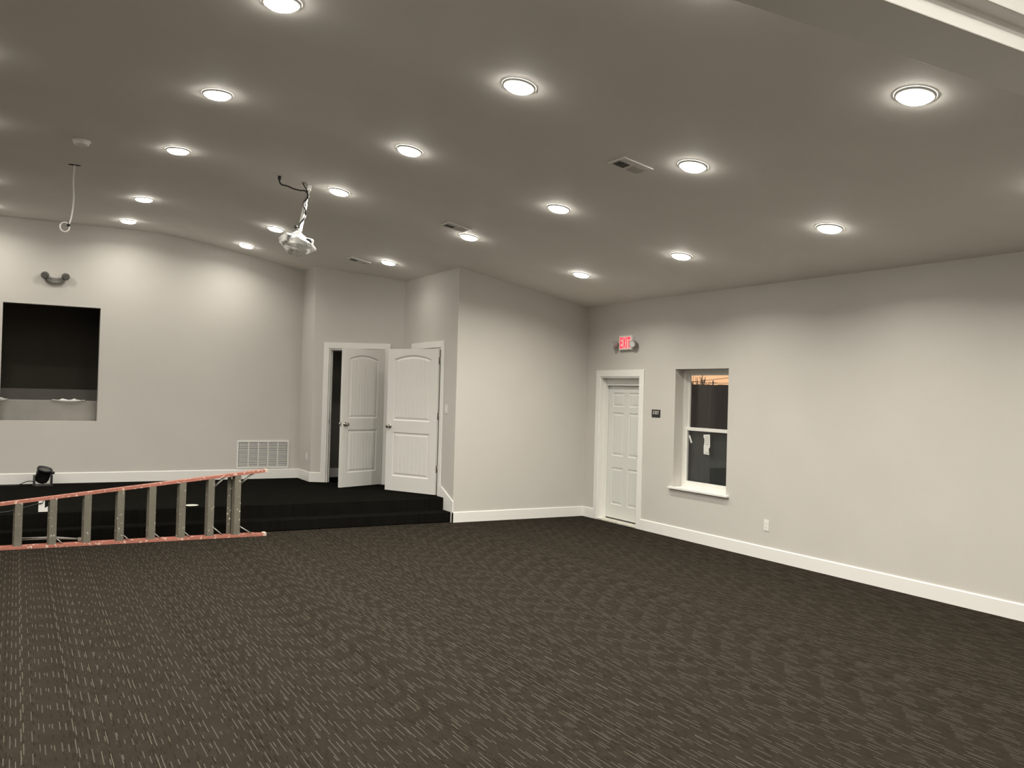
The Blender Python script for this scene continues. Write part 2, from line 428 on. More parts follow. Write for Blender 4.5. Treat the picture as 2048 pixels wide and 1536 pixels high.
ls = ringbox(MB(), XW+.012, XW+.040, ya+.04, yb-.04, za+.04, zm+.028, .042, .045).build('lower_sash', m_vinyl, root, bevel=.002, M=inv)
MB().box((XW+.056, ya+.07, zm+.01), (XW+.061, yb-.07, zb-.07)).build('pane', m_glass, us, M=inv)
MB().box((XW+.024, ya+.075, za+.08), (XW+.029, yb-.075, zm-.008)).build('pane', m_glass, ls, M=inv)
MB().box((XW+.078, ya+.04, za+.04), (XW+.0785, yb-.04, zm)).build('insect_screen', m_screen, root, M=inv)
MB().box((XR-.045, ya-.055, za-.022), (XR, yb+.06, za+.004)).box((XR, ya+.001, za-.022), (XW+.01, yb-.001, za+.004)).build('window_sill', m_trim, root, bevel=.004, M=inv)
# stickers on the lower pane
def sticker(name, pts, label):
    o = MB().prism([(XW+.0235, y, z) for y, z in pts], (-.0006, 0, 0)).build(name, m_paper)
    return tag(o, label, 'sticker')
sticker('sticker', [(8.717, 1.312), (8.690, 1.318), (8.644, 1.226), (8.670, 1.216)], 'narrow tilted white sticker strip in corner of lower pane')
big = sticker('paper_label', [(8.435, 1.338), (8.318, 1.346), (8.312, 1.19), (8.335, 1.165), (8.322, 1.09), (8.425, 1.095), (8.428, 1.20), (8.417, 1.235), (8.417, 1.29), (8.435, 1.30)], 'torn white paper label on the lower window pane')
for k, z in enumerate((1.31, 1.285, 1.262, 1.238, 1.215, 1.11)): MB().box((XW+.0222, 8.335, z), (XW+.0228, 8.40, z+.007)).build('printed_line', m_grey, big)

# ------------------------------------------------------------------ outside
struct(MB().box((XR+.3, -20, -.4), (70, 70, -.3)).build('ground', m_earth), 'dark ground outside the window', 'ground')
f = empty('fence', (11, 15, -.3)); tag(f, 'dark board fence standing outside behind the window', 'fence')
fb = MB(); y = 4.0
while y < 22:
    fb.box((0, y-15, 0), (.022, y-15+.142, 2.35 + random.uniform(-.004, .004))); y += .147
fb.build('board_panel', m_fence, f)
fb = MB()
for z in (.35, 1.2, 2.05): fb.box((.022, -11, z), (.06, 7, z+.09))
fb.build('rail', m_fence, f)
def tree(name, loc, h, label, seed, n):
    r = random.Random(seed); mb = MB()
    def br(p, d, L, rad, lv):
        q = p + d*L; mb.tube([p, (p+q)/2 + Vector((r.uniform(-1, 1), r.uniform(-1, 1), 0))*L*.04, q], rad, 5)
        if lv == 0: return
        for _ in range(n):
            nd = (d + Vector((r.uniform(-.55, .55), r.uniform(-.55, .55), r.uniform(.0, .5)))).normalized()
            br(p + d*L*r.uniform(.45, 1), nd, L*r.uniform(.5, .7), rad*.55, lv-1)
    br(Vector((0, 0, 0)), Vector((0, 0, 1)), h*.5, .045*h/3, 3)
    o = mb.build(name, m_bark); o.location = loc; return tag(o, label, 'tree')
tree('bare_tree', (30, 34.42, -.3), 3.5, 'bare tree silhouette against the dusk sky at the window edge', 3, 5)
tree('bush', (34.5, 38.45, -.3), 3.6, 'small dark bush top showing over the fence', 5, 6)
up = empty('utility_pole', (30, 32.87, -.3)); tag(up, 'distant utility pole rising above the fence', 'pole')
MB().rev([(.04, 0), (.03, 3.0)], (0, 0, 0), (0, 0, 1), 8).build('pole', m_bark, up)
MB().box((-.03, -.22, 2.86), (.03, .22, 2.90)).build('crossarm', m_bark, up)
tag(MB().tube(smooth_path([(30, 36.5, 2.45), (30, 34, 2.66), (30, 31.9, 2.83), (30, 28, 3.2)]), .012, 5).build('power_line', m_bark), 'thin power line rising to the right across the dusk sky', 'wire')
tag(MB().tube(smooth_path([(30.2, 36.5, 2.75), (30.2, 34, 2.62), (30.2, 32.87, 2.58), (30.2, 28, 2.60)]), .012, 5).build('power_line', m_bark), 'thin level power line passing the utility pole', 'wire')

# ------------------------------------------------------------------ stage niche with a lined tub
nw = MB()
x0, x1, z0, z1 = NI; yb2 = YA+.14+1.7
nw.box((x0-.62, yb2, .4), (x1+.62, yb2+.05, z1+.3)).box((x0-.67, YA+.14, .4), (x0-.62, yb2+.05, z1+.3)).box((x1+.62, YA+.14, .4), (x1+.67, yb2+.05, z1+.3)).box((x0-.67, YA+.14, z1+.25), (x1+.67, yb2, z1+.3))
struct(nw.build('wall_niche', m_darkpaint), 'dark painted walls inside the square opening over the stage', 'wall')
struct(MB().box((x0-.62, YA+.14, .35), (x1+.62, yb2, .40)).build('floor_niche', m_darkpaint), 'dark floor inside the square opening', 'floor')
tub = empty('baptistry_tub', ((x0+x1)/2, YA+.2, .4)); tag(tub, 'grey lined tub standing inside the square stage wall opening', 'tub')
MB().box((-1.2, 0, 0), (1.2, .06, 1.105)).build('front_panel', m_liner, tub, bevel=.01)
MB().box((-1.2, 1.15, 0), (1.2, 1.21, 1.26)).build('back_panel', plain('tub_grey', (.33, .31, .285), .6), tub, bevel=.01)
for xa in (-1.2, 1.14): MB().box((xa, .06, 0), (xa+.06, 1.15, 1.1)).build('side_panel', m_liner, tub)
MB().box((-1.14, .06, 0), (1.14, 1.15, .1)).build('tub_floor', m_liner, tub)
def filmstrip(x0, x1, seed):
    r = random.Random(seed); mb = MB(); n = int((x1-x0)/.02); rows = []
    for i in range(n+1):
        x = x0 + (x1-x0)*i/n; e = math.sin(PI*i/n)
        zt = 1.112 + e*(.012 + .014*math.sin(i*.9+seed) + r.uniform(-.006, .006))
        rows.append([mb.bm.verts.new(p) for p in ((x, -.006, 1.112-.03*e-.004), (x, -.014-.012*e, 1.112-.012*e), (x, -.004, zt), (x, .03, 1.112+.002))])
    for a, b in zip(rows, rows[1:]):
        for k in range(3): mb.bm.faces.new((a[k], b[k], b[k+1], a[k+1]))
    return mb.build('plastic_film', m_shiny, tub)
filmstrip(.02, .48, 1); filmstrip(-.75, -.52, 2)

# ------------------------------------------------------------------ recessed lights
PWR, STAGE_PWR, STEP_PWR = 28, 11.5, 3.5
def make_light():
    root = empty('recessed_light', (0, 0, 0))
    MB().rev([(.098, -.010), (.101, -.013), (.110, -.011), (.117, -.006), (.118, 0)], (0, 0, 0), (0, 0, 1), 40, close=False).build('trim_ring', m_ring, root)
    MB().rev([(0, -.036), (.05, -.0345), (.08, -.028), (.093, -.019), (.099, -.009)], (0, 0, 0), (0, 0, 1), 28, close=False).build('lens', m_lens, root)
    L = bpy.data.lights.new('downlight', 'AREA'); L.shape = 'DISK'; L.size = .19; L.energy = PWR; L.color = LAMP; L.spread = math.radians(156)
    lo = bpy.data.objects.new('downlight', L); C.objects.link(lo); lo.parent = root; lo.location = (0, 0, -.038)
    return root
proto = make_light(); first = [False]; stage_lamp = [c for c in proto.children if c.type == 'LIGHT'][0].data.copy(); stage_lamp.energy = STAGE_PWR; step_lamp = stage_lamp.copy(); step_lamp.energy = STEP_PWR
tilt = math.atan(SL)
def place_light(x, y, label, group):
    if first[0]: o = proto; first[0] = False
    else:
        o = proto.copy(); C.objects.link(o)
        for ch in proto.children:
            c = ch.copy(); C.objects.link(c); c.parent = o
            if c.type == 'LIGHT' and y > 11: c.data = stage_lamp if y > 13 else step_lamp      # the stage circuit is dimmed
    o.location = (x, y, ceil_z(x)-.001)
    o.rotation_euler = (0, (tilt if x > 2.2 else -tilt if x < -2.8 else 0), 0)
    tag(o, label, 'ceiling light', group)
rowname = {1.31: 'in row left of the projector', 2.957: 'in row just right of the projector',
           4.58: 'in row following the ceiling vents', 6.205: 'in row nearest the exit door'}
ordn = ['closest to the stage end', 'second from the stage end', 'third from the stage end', 'fourth from the stage end', 'fifth from the stage end']
HID = 'recessed downlights beyond the edge of the picture'
rows = {1.31: [13.49, 11.76, 9.10, 7.16, 5.24], 2.957: [13.497, 11.79, 9.13, 7.19, 5.25], 4.58: [11.80, 9.235, 7.27, 5.31, 3.35], 6.205: [9.27, 7.344, 5.36]}
for x, ys in rows.items():
    for k, y in enumerate(ys): place_light(x, y, 'lit ceiling downlight, ' + ordn[k] + ', ' + rowname[x], 'lit recessed downlights in the ceiling')
hid = [(6.205, y) for y in (3.40, .5, -1.4)] + [(4.58, y) for y in (.5, -1.4)]
hid += [(x, y) for x in (1.31, 2.957) for y in (3.35, .5, -1.4)]
hid += [(x, y) for x in (-.42, -2.0, -3.577) for y in (13.49, 11.76, 9.12, 7.16, 5.25, 3.35, .5)]
for k, (x, y) in enumerate(hid):
    first[0] = k == len(hid)-1
    place_light(x, y, 'recessed downlight beyond the edge of the picture', HID)

# ------------------------------------------------------------------ ceiling vents
def make_vent():
    root = empty('ceiling_vent', (0, 0, 0)); w, d, t = .300, .225, .022
    fr = MB(); ringbox_xy = [((-w/2, -d/2), (w/2, -d/2+t)), ((-w/2, d/2-t), (w/2, d/2)), ((-w/2, -d/2+t), (-w/2+t, d/2-t)), ((w/2-t, -d/2+t), (w/2, d/2-t))]
    for a, b in ringbox_xy: fr.box((*a, -.010), (*b, 0))
    fr.box((-.008, -d/2+t, -.010), (.008, d/2-t, 0))
    ysp = -d/2+t+.062
    fr.box((-w/2+t, ysp-.006, -.009), (w/2-t, ysp+.006, 0))
    fr.build('frame', m_ring, root, bevel=.002)
    MB().box((-w/2+t, -d/2+t, -.002), (w/2-t, d/2-t, -.0012)).build('duct_shade', m_dark, root)  # dark sheet, duct shade painted behind the louvers
    def bank(x0, x1, y0, y1, n, ang, along):
        mb = MB()
        for i in range(n):
            if along == 'x':
                yc = y0+(i+.5)*(y1-y0)/n; R = Matrix.Translation(((x0+x1)/2, yc, -.006)) @ Matrix.Rotation(ang, 4, 'X')
                mb.box((-(x1-x0)/2, -.006, -.0006), ((x1-x0)/2, .006, .0006), M=R)
            else:
                xc = x0+(i+.5)*(x1-x0)/n; R = Matrix.Translation((xc, (y0+y1)/2, -.006)) @ Matrix.Rotation(ang, 4, 'Y')
                mb.box((-.006, -(y1-y0)/2, -.0006), (.006, (y1-y0)/2, .0006), M=R)
        mb.build('louver_bank', m_ring, root)
    X0, X1, Y0, Y1 = -w/2+t, w/2-t, -d/2+t, d/2-t
    bank(X0, -.008, ysp+.006, Y1, 6, math.radians(-52), 'y')
    bank(.008, X1, ysp+.006, Y1, 9, math.radians(50), 'y')
    bank(X0, -.008, Y0, ysp-.006, 3, math.radians(-40), 'x')
    bank(.008, X1, Y0, ysp-.006, 3, math.radians(-40), 'x')
    return root
vp = make_vent()
for i, (x, y, lab) in enumerate([(4.297, 5.745, 'rectangular louvered ceiling vent nearest the camera'), (4.31, 9.02, 'louvered ceiling vent beside the middle downlight'),
                                 (4.305, 12.27, 'small dark louvered ceiling vent above the plank doors')]):
    if i == 0: o = vp
    else:
        o = vp.copy(); C.objects.link(o)
        for ch in vp.children:
            c = ch.copy(); C.objects.link(c); c.parent = o
            if c.type == 'LIGHT' and y > 11: c.data = stage_lamp if y > 13 else step_lamp      # the stage circuit is dimmed
    o.location = (x, y, ceil_z(x)-.001); o.rotation_euler = (0, tilt, 0); tag(o, lab, 'vent', 'ceiling vents')

# ------------------------------------------------------------------ smoke detector, hanging cable
sd = empty('smoke_detector', (.471, 9.31, HC)); tag(sd, 'round white smoke detector on the ceiling before the hanging cable', 'smoke detector')
MB().rev([(0, 0), (.082, 0), (.082, -.010), (.076, -.013), (0, -.013)], (0, 0, 0), (0, 0, 1), 32).build('base', m_white, sd)
MB().rev([(.068, -.013), (.068, -.034), (.058, -.044), (.03, -.047), (0, -.047)], (0, 0, 0), (0, 0, 1), 32, close=False).build('cover', m_white, sd)
hc = empty('hanging_cable', (.467, 10.39, HC)); tag(hc, 'white cable hanging from the ceiling with a looped end', 'cable')
MB().rev([(0, -.0005), (.062, -.0005), (.062, -.002), (0, -.002)], (0, 0, 0), (0, 0, 1), 20).build('hole_shade', m_dark, hc).scale = (1, .55, 1)  # flat dark disc painted as the shade of a hole
cp = smooth_path([(.002, 0, 0), (-.002, 0, -.06), (-.006, .004, -.16), (.002, 0, -.32), (0, 0, -.43), (-.014, 0, -.56), (-.033, 0, -.64)])
MB().tube(cp, .0085, 8).build('cable', m_white, hc)
MB().tube([(-.073+.045*math.cos(t), .012*math.sin(t), -.668+.052*math.sin(t)) for t in [2*PI*k/28 for k in range(28)]], .0075, 8, True).build('coil', m_white, hc)
MB().rev([(0, 0), (.016, .002), (.018, .016), (.012, .03), (0, .032)], (-.034, 0, -.658), (-.3, 0, 1), 12).build('tape', m_black, hc)

# ------------------------------------------------------------------ projector on its pole, plastic bag around it, cables
pax = Vector((-math.sin(tilt), 0, -math.cos(tilt)))
pc = Vector((2.668, 9.25, ceil_z(2.668)))
pj = empty('projector', pc); tag(pj, 'white ceiling projector on a pole wrapped in clear plastic', 'projector')
RM = Matrix.Rotation(tilt, 4, 'Y')
MB().box((-.055, -.055, -.006), (.055, .055, 0)).box((-.022, -.022, -.07), (.022, .022, -.006)).build('ceiling_mount', m_white, pj, bevel=.004, M=RM)
MB().rev([(0, 0), (.016, 0), (.016, .30), (0, .30)], pax*.05, pax, 16).build('inner_pole', plain('pole_grey', (.42, .41, .38), .35), pj)
MB().rev([(0, 0), (.024, 0), (.024, .005), (.022, .006), (.022, .285), (.024, .287), (.024, .30), (0, .30)], pax*.22, pax, 20).build('outer_pole', m_white, pj)
bc = pax*.60 + Vector((-.015, 0, -.03))
bx = MB().box((-.155, -.12, -.05), (.155, .12, .045)); bx.build('body', plain('projector_white', (.6, .6, .58), .4), pj, bevel=.02, M=Matrix.Translation(bc) @ Matrix.Rotation(math.radians(8), 4, 'Y'))
MB().rev([(0, 0), (.036, 0), (.036, .018), (.028, .022), (0, .012)], bc + Vector((.085, -.118, -.012)), (0, -1, 0), 20).build('lens', m_black, pj)
v = MB()
for k in range(5): v.box((-.13+.012*k, -.1225, -.03), (-.124+.012*k, -.1195, .02))
v.build('vent_slots', m_black, pj, M=Matrix.Translation(bc) @ Matrix.Rotation(math.radians(8), 4, 'Y'))
MB().box((-.05, -.04, .045), (.05, .04, .06)).build('mount_plate', m_white, pj, M=Matrix.Translation(bc))

def bag_mat():
    m, nt, b = nmat('crumpled_clear_plastic')
    b.inputs['Base Color'].default_value = (.84, .84, .82, 1); b.inputs['Roughness'].default_value = .16; b.inputs['Specular IOR Level'].default_value = .9
    tc = nt.nodes.new('ShaderNodeTexCoord'); n = nt.nodes.new('ShaderNodeTexVoronoi'); n.inputs['Scale'].default_value = 9
    n2 = nt.nodes.new('ShaderNodeTexNoise'); n2.inputs['Scale'].default_value = 8; n2.inputs['Detail'].default_value = 2
    for q in (n, n2): nt.links.new(tc.outputs['Object'], q.inputs['Vector'])
    r = nt.nodes.new('ShaderNodeValToRGB'); r.color_ramp.elements[0].position = .38; r.color_ramp.elements[1].position = .56
    r.color_ramp.elements[0].color = (.10, .10, .10, 1); r.color_ramp.elements[1].color = (.85, .85, .85, 1)
    nt.links.new(n2.outputs['Fac'], r.inputs['Fac']); nt.links.new(r.outputs['Color'], b.inputs['Alpha'])
    bp = nt.nodes.new('ShaderNodeBump'); bp.inputs['Strength'].default_value = 1; bp.inputs['Distance'].default_value = .03
    nt.links.new(n.outputs['Distance'], bp.inputs['Height']); nt.links.new(bp.outputs['Normal'], b.inputs['Normal'])
    return m
bg = bmesh.new(); bmesh.ops.create_icosphere(bg, subdivisions=5, radius=1)
from mathutils import noise as mnoise
for vv in bg.verts:
    p = vv.co.copy()
    k = 1 + .22*(abs(mnoise.noise(p*1.9 + Vector((3, 1, 7)))) - .2) + .07*(abs(mnoise.noise(p*4.3)) - .2)
    taper = 1 - .62*abs(p.x)**1.6
    q = Vector((p.x*.205*(1+.06*p.x), p.y*.17*k*(1-.3*p.x*p.x), p.z*(.125 if p.z < 0 else .100)*k*taper))
    q.z -= .022*p.x
    if p.z > .85: t = (p.z-.85)/.15; q.z += t*.05; q.x *= 1-.6*t; q.y *= 1-.6*t
    vv.co = q
for fc in bg.faces: fc.smooth = True
me = bpy.data.meshes.new('plastic_bag'); bg.to_mesh(me); bg.free(); me.materials.append(bag_mat())
o = bpy.data.objects.new('plastic_bag', me); C.objects.link(o); o.location = pc + bc + Vector((0, 0, -.026)); o.rotation_euler = (0, math.radians(6), 0)
tag(o, 'crumpled clear plastic bag wrapped around the ceiling projector', 'plastic bag')

pw = empty('projector_cable', (2.345, 9.25, ceil_z(2.345))); tag(pw, 'black cable from ceiling outlet winding down the projector pole', 'cable')
P0 = Vector((2.345, 9.25, ceil_z(2.345)))
def rel(x, y, z): return Vector((x, y, z)) - P0
path = [rel(2.345, 9.245, 3.985), rel(2.345, 9.24, 3.948), rel(2.372, 9.24, 3.922), rel(2.432, 9.24, 3.915), rel(2.49, 9.24, 3.897), rel(2.56, 9.24, 3.888), rel(2.62, 9.225, 3.885)]
for k in range(1, 9):
    t = .09 + k*.05; a = k*1.25
    c = pc + pax*t; path.append(Vector(c) - P0 + Vector((.026*math.cos(a), -.030*abs(math.sin(a))-.006, 0)))
MB().tube(smooth_path(path, 6), .0085, 8).build('cord', m_black, pw)
MB().rev([(0, 0), (.018, 0), (.017, .03), (.009, .046), (0, .047)], rel(2.345, 9.25, ceil_z(2.345)-.012), (.0, 0, -1), 14).build('plug', m_black, pw)
MB().tube(smooth_path([rel(2.592, 9.25, 3.976), rel(2.605, 9.235, 3.945), rel(2.63, 9.222, 3.90), rel(2.642, 9.22, 3.85), rel(2.63, 9.218, 3.78)], 6), .006, 7).build('second_cord', m_black, pw)
MB().rev([(0, -.022), (.014, -.019), (.022, -.006), (.022, .006), (.014, .019), (0, .022)], rel(2.522, 9.20, 3.485), (.6, 0, .8), 14).build('cord_knot', m_black, pw)
tag(MB().box((-.06, -.036, -.005), (.06, .036, 0)).build('ceiling_outlet', m_white, bevel=.003), 'white outlet plate on the ceiling where the projector cable plugs in', 'outlet')
o = bpy.data.objects['ceiling_outlet']; o.location = (2.335, 9.25, ceil_z(2.335)); o.rotation_euler = (0, tilt, 0)

# ------------------------------------------------------------------ exit sign, emergency light, small sign, outlets, switch
LET = {'E': [(0, 0, .22, 1), (0, 0, .8, .17), (0, .415, .7, .585), (0, .83, .8, 1)], 'I': [(.0, 0, .22, 1)], 'T': [(.3, 0, .52, 1), (0, .83, .82, 1)]}
LW = {'E': .8, 'X': .86, 'I': .22, 'T': .82}
def letters(mb, text, x, z, h, depth, y, M, bold=1, gap=.2, wsc=1):
    for ch in text:
        if ch == 'X':
            for s in (0, 1):
                a, b = (0, .64) if s == 0 else (.64, 0)
                mb.prism([M @ Vector((x+p*h*wsc, y, z+q*h)) for p, q in ((a, 0), (a+.22, 0), (b+.22, 1), (b, 1))], (M.to_3x3() @ Vector((0, depth - .0004*s, 0))))
        else:
            for (a, b, c, d) in LET[ch]:
                mb.box((x+a*h*wsc, y, z+b*h), (x+c*h*wsc, y+depth, z+d*h), M=M)
        x += (LW[ch]+gap)*h*wsc
def textw(text, h, gap=.2, wsc=1): return (sum(LW[c] for c in text) + gap*(len(text)-1))*h*wsc
# local frame on right wall: x along -Y (reading direction), y out of the room (+X), z up
def right_frame(y, z, off=0): return Matrix(((0, 1, 0, XR-off), (-1, 0, 0, y), (0, 0, 1, z), (0, 0, 0, 1)))
m_face = emit('sign_face', (1, .30, .30), .28); m_face.node_tree.nodes['Principled BSDF'].inputs['Base Color'].default_value = (.85, .62, .60, 1)
m_red = emit('sign_red', (1, .03, .08), 1.0); m_red.node_tree.nodes['Principled BSDF'].inputs['Base Color'].default_value = (.8, .05, .07, 1)
es = empty('exit_sign', (XR, 9.845, 2.54)); tag(es, 'lit red exit sign with two lamp heads over the exit door', 'exit sign')
bpy.context.view_layer.update(); inv = es.matrix_world.inverted(); F = inv @ right_frame(9.845, 2.54)
MB().box((-.150, -.050, -.100), (.150, 0, .100)).build('housing', m_white, es, bevel=.008, M=F)
MB().box((-.128, -.0525, -.084), (.128, -.0495, .084)).build('face_panel', m_face, es, M=F)
lt = MB(); hh = .148; ws = .50; tw = textw('EXIT', hh, .17, ws*1.0)
ws = .232/textw('EXIT', hh, .17, 1); letters(lt, 'EXIT', -.116, -.074, hh, .0025, -.0545, F, gap=.17, wsc=ws)
lt.build('lettering', m_red, es)
for s in (-1, 1):
    hd = MB().rev([(0, 0), (.034, 0), (.046, .02), (.050, .06), (.050, .075), (0, .072)], (s*.195, -.035, -.012), (s*.35, -.8, -.25), 20).build('lamp_head', m_grey, es, M=F)
    MB().rev([(0, .0745), (.042, .0755)], (s*.195, -.035, -.012), (s*.35, -.8, -.25), 20, close=False).build('lamp_lens', m_white, hd, M=None if False else F)
    MB().rev([(0, 0), (.012, 0), (.012, .045), (0, .045)], (s*.148, -.028, -.012), (s, 0, 0), 10).build('arm', m_grey, es, M=F)
ad = empty('exit_plaque', (XR, 9.19, 1.577)); tag(ad, 'small black plaque reading EXIT between door and window', 'sign')
bpy.context.view_layer.update(); inv = ad.matrix_world.inverted(); F = inv @ right_frame(9.19, 1.577)
MB().box((-.088, -.005, -.052), (.088, 0, .052)).build('plate', m_black, ad, bevel=.004, M=F)
lt = MB(); hh = .044; letters(lt, 'EXIT', -textw('EXIT', hh, .22, .8)/2, -.010, hh, .002, -.0068, F, gap=.22, wsc=.8); lt.build('lettering', m_white, ad)
bd = MB()
for i, x in enumerate((-.03, -.018, -.006, .006, .018, .030)):
    for z in ((-.026, -.034) if i % 2 else (-.026,)): bd.rev([(.0018, 0), (.001, .0012), (0, .0014)], (x, -.005, z), (0, -1, 0), 6, close=False)
bd.build('braille', m_black, ad, M=F)

def outlet(name, F3, label, switch=False):
    root = empty(name, F3.translation); tag(root, label, 'light switch' if switch else 'outlet')
    bpy.context.view_layer.update(); M = root.matrix_world.inverted() @ F3
    MB().box((-.038, -.006, -.062), (.038, 0, .062)).build('cover_plate', m_white, root, bevel=.002, M=M)
    if switch:
        MB().box((-.017, -.0085, -.034), (.017, -.0055, .034)).build('rocker', m_trim, root, bevel=.001, M=M)
    else:
        for z in (-.022, .022):
            r = MB().box((-.017, -.0075, z-.014), (.017, -.0055, z+.014)).build('receptacle', m_trim, root, bevel=.002, M=M)
            MB().box((-.008, -.0079, z-.003), (-.0055, -.0074, z+.007)).box((.0055, -.0079, z-.003), (.008, -.0074, z+.007)).build('slot', m_black, r, M=M)
outlet('wall_outlet', right_frame(7.182, .383), 'white wall outlet low on the right wall below the window')
outlet('wall_outlet', Matrix(((0, 1, 0, XB), (-1, 0, 0, 13.82), (0, 0, 1, .69), (0, 0, 0, 1))), 'white wall outlet at the stage corner beside the doors')
outlet('light_switch', Matrix(((0, 1, 0, XD), (-1, 0, 0, 11.142), (0, 0, 1, 1.545), (0, 0, 0, 1))), 'white light switch right of the open plank door', True)

em = empty('emergency_light', (.44, YA, 3.26)); tag(em, 'twin head emergency light, housing darkened for shade, above the square wall opening', 'emergency light')
arc = []
for k in range(13):
    t = -PI*k/12; arc.append((.112*math.cos(t), 0, -.01 + .062*math.sin(t)))
MB().prism(arc + [(-.085, 0, .012), (.085, 0, .012)], (0, -.055, 0)).build('housing', plain('housing_shaded', (.20, .195, .18), .5), em, bevel=.008)  # white fixture, shade on its front put into the grey colour
for s in (-1, 1):
    MB().rev([(0, 0), (.011, 0), (.011, .05), (0, .05)], (s*.085, -.028, -.005), (s*.3, 0, 1), 10).build('arm', m_grey, em)
    hd = MB().rev([(0, 0), (.036, 0), (.050, .02), (.052, .055), (.048, .062), (0, .058)], (s*.118, -.03, .045), (s*.35, -.9, -.2), 22).build('lamp_head', m_dgrey, em)
    MB().rev([(0, .061), (.040, .0625)], (s*.118, -.03, .045), (s*.35, -.9, -.2), 20, close=False).build('lamp_lens', m_dgrey, hd)

# return air grille on the stage wall
gr = empty('return_air_grille', (3.49, YA, .695)); tag(gr, 'white return air grille with five louvered sections near the floor', 'grille')
gw, gh = .415, .225
MB().box((-gw, -.012, -gh), (gw, 0, -gh+.028)).box((-gw, -.012, gh-.028), (gw, 0, gh)).box((-gw, -.012, -gh+.028), (-gw+.028, 0, gh-.028)).box((gw-.028, -.012, -gh+.028), (gw, 0, gh-.028)).build('frame', m_white, gr, bevel=.003)
MB().box((-gw+.02, -.0015, -gh+.02), (gw-.02, -.0008, gh-.02)).build('duct_shade', m_dark, gr)  # dark backing sheet, shade behind the blades as colour
n = 5; iw = (2*gw-.056)/n
for k in range(n):
    xa = -gw+.028+k*iw; mb = MB()
    if k: MB().box((xa-.007, -.013, -gh+.028), (xa+.007, -.001, gh-.028)).build('divider', m_white, gr)
    for j in range(22):
        z = -gh+.034 + j*(2*gh-.068)/21.5
        R = Matrix.Translation((xa+iw/2, -.0065, z)) @ Matrix.Rotation(math.radians(38), 4, 'X')
        mb.box((-iw/2+.006, -.0075, -.0006), (iw/2-.006, .0075, .0006), M=R)
    mb.build('louver_panel', m_white, gr)

# ------------------------------------------------------------------ ladder lying on its side
def ladder_mat(name, col, spl, amt):
    m, nt, b = nmat(name); b.inputs['Roughness'].default_value = .6
    tc = nt.nodes.new('ShaderNodeTexCoord'); n = nt.nodes.new('ShaderNodeTexNoise'); n.inputs['Scale'].default_value = 26; n.inputs['Detail'].default_value = 3
    n2 = nt.nodes.new('ShaderNodeTexNoise'); n2.inputs['Scale'].default_value = 4; n2.inputs['Detail'].default_value = 5
    for q in (n, n2): nt.links.new(tc.outputs['Object'], q.inputs['Vector'])
    base = mixc(nt, n2.outputs['Fac'], tuple(c*.7 for c in col), tuple(min(1, c*1.3) for c in col))
    fac = mth(nt, 'GREATER_THAN', n.outputs['Fac'], amt)
    nt.links.new(mixc(nt, fac, base, spl), b.inputs['Base Color']); return m
m_rail = ladder_mat('worn_red_fibreglass', (.40, .150, .108), (.66, .46, .38), .60)
m_tread = ladder_mat('worn_aluminium_tread', (.155, .142, .110), (.55, .53, .46), .66)
m_alu = plain('aluminium', (.42, .41, .38), .45, metal=.6)
LY = 10.60
ld = empty('stepladder', (1.2, LY, 0)); tag(ld, 'paint splattered red stepladder lying on its side before the stage', 'ladder')
bpy.context.view_layer.update(); inv = ld.matrix_world.inverted()
XE, XT = 2.65, -1.05
topz = lambda x: .800 - (.300/2.75)*(XE-x)
def rail(name, ztop, yoff, h, w, mat, x0=XT, x1=XE):
    """C channel: web on top/bottom outer side, flanges"""
    mb = MB()
    def seg(za, zb, ya, yb):
        mb.prism([(x0, ya, za(x0)), (x0, yb, za(x0)), (x0, yb, zb(x0)), (x0, ya, zb(x0))], (0, 0, 0)) if False else None
        v = [mb.bm.verts.new(p) for x in (x0, x1) for p in ((x, ya, za(x)), (x, yb, za(x)), (x, yb, zb(x)), (x, ya, zb(x)))]
        for f in ((0,1,2,3),(7,6,5,4),(0,4,5,1),(1,5,6,2),(2,6,7,3),(3,7,4,0)): mb.bm.faces.new([v[i] for i in f])
    out, inn = ztop
    seg(lambda x: min(out(x), out(x)+inn*.008), lambda x: max(out(x), out(x)+inn*.008), yoff, yoff+w)
    for ya in (yoff, yoff+w-.007):
        seg(lambda x: min(out(x)+inn*.008, out(x)+inn*h), lambda x: max(out(x)+inn*.008, out(x)+inn*h), ya, ya+.007)
    return mb.build(name, mat, ld, bevel=.002, M=inv)
rail('front_rail', (topz, -1), LY-.005, .034, .082, m_rail)
rail('front_rail', (lambda x: .001, 1), LY-.005, .034, .082, m_rail)
rail('rear_rail', (lambda x: topz(x)-.012, -1), LY+.10, .028, .045, m_rail, XT, XE-.10)
rail('rear_rail', (lambda x: .001, 1), LY+.10, .028, .045, m_rail, XT, XE-.10)
sx = [-.94, -.61, -.27, .061, .384, .718, 1.049, 1.376, 1.697, 2.012, 2.312]
for x in sx:
    zt = topz(x)-.010
    mb = MB().box((x-.036, LY-.004, .010), (x+.036, LY+.006, zt))
    v = [(x-.036, LY+.006), (x-.024, LY+.006), (x-.040, LY+.088), (x-.052, LY+.088)]
    mb.prism([(a, b, .010) for a, b in v], (0, 0, zt-.010))
    mb.box((x+.024, LY+.006, .010), (x+.036, LY+.022, zt))
    mb.build('tread', m_tread, ld, bevel=.003, M=inv)
for x in (-.40, .72, 1.68, 2.235):
    MB().box((x-.022, LY+.105, .010), (x+.022, LY+.112, topz(x)-.024)).build('rear_brace', m_tread, ld, M=inv)
def brace(p, q, y): MB().tube([(p[0], y, p[1]), (q[0], y, q[1])], .007, 6).build('knee_brace', m_alu, ld, M=inv)
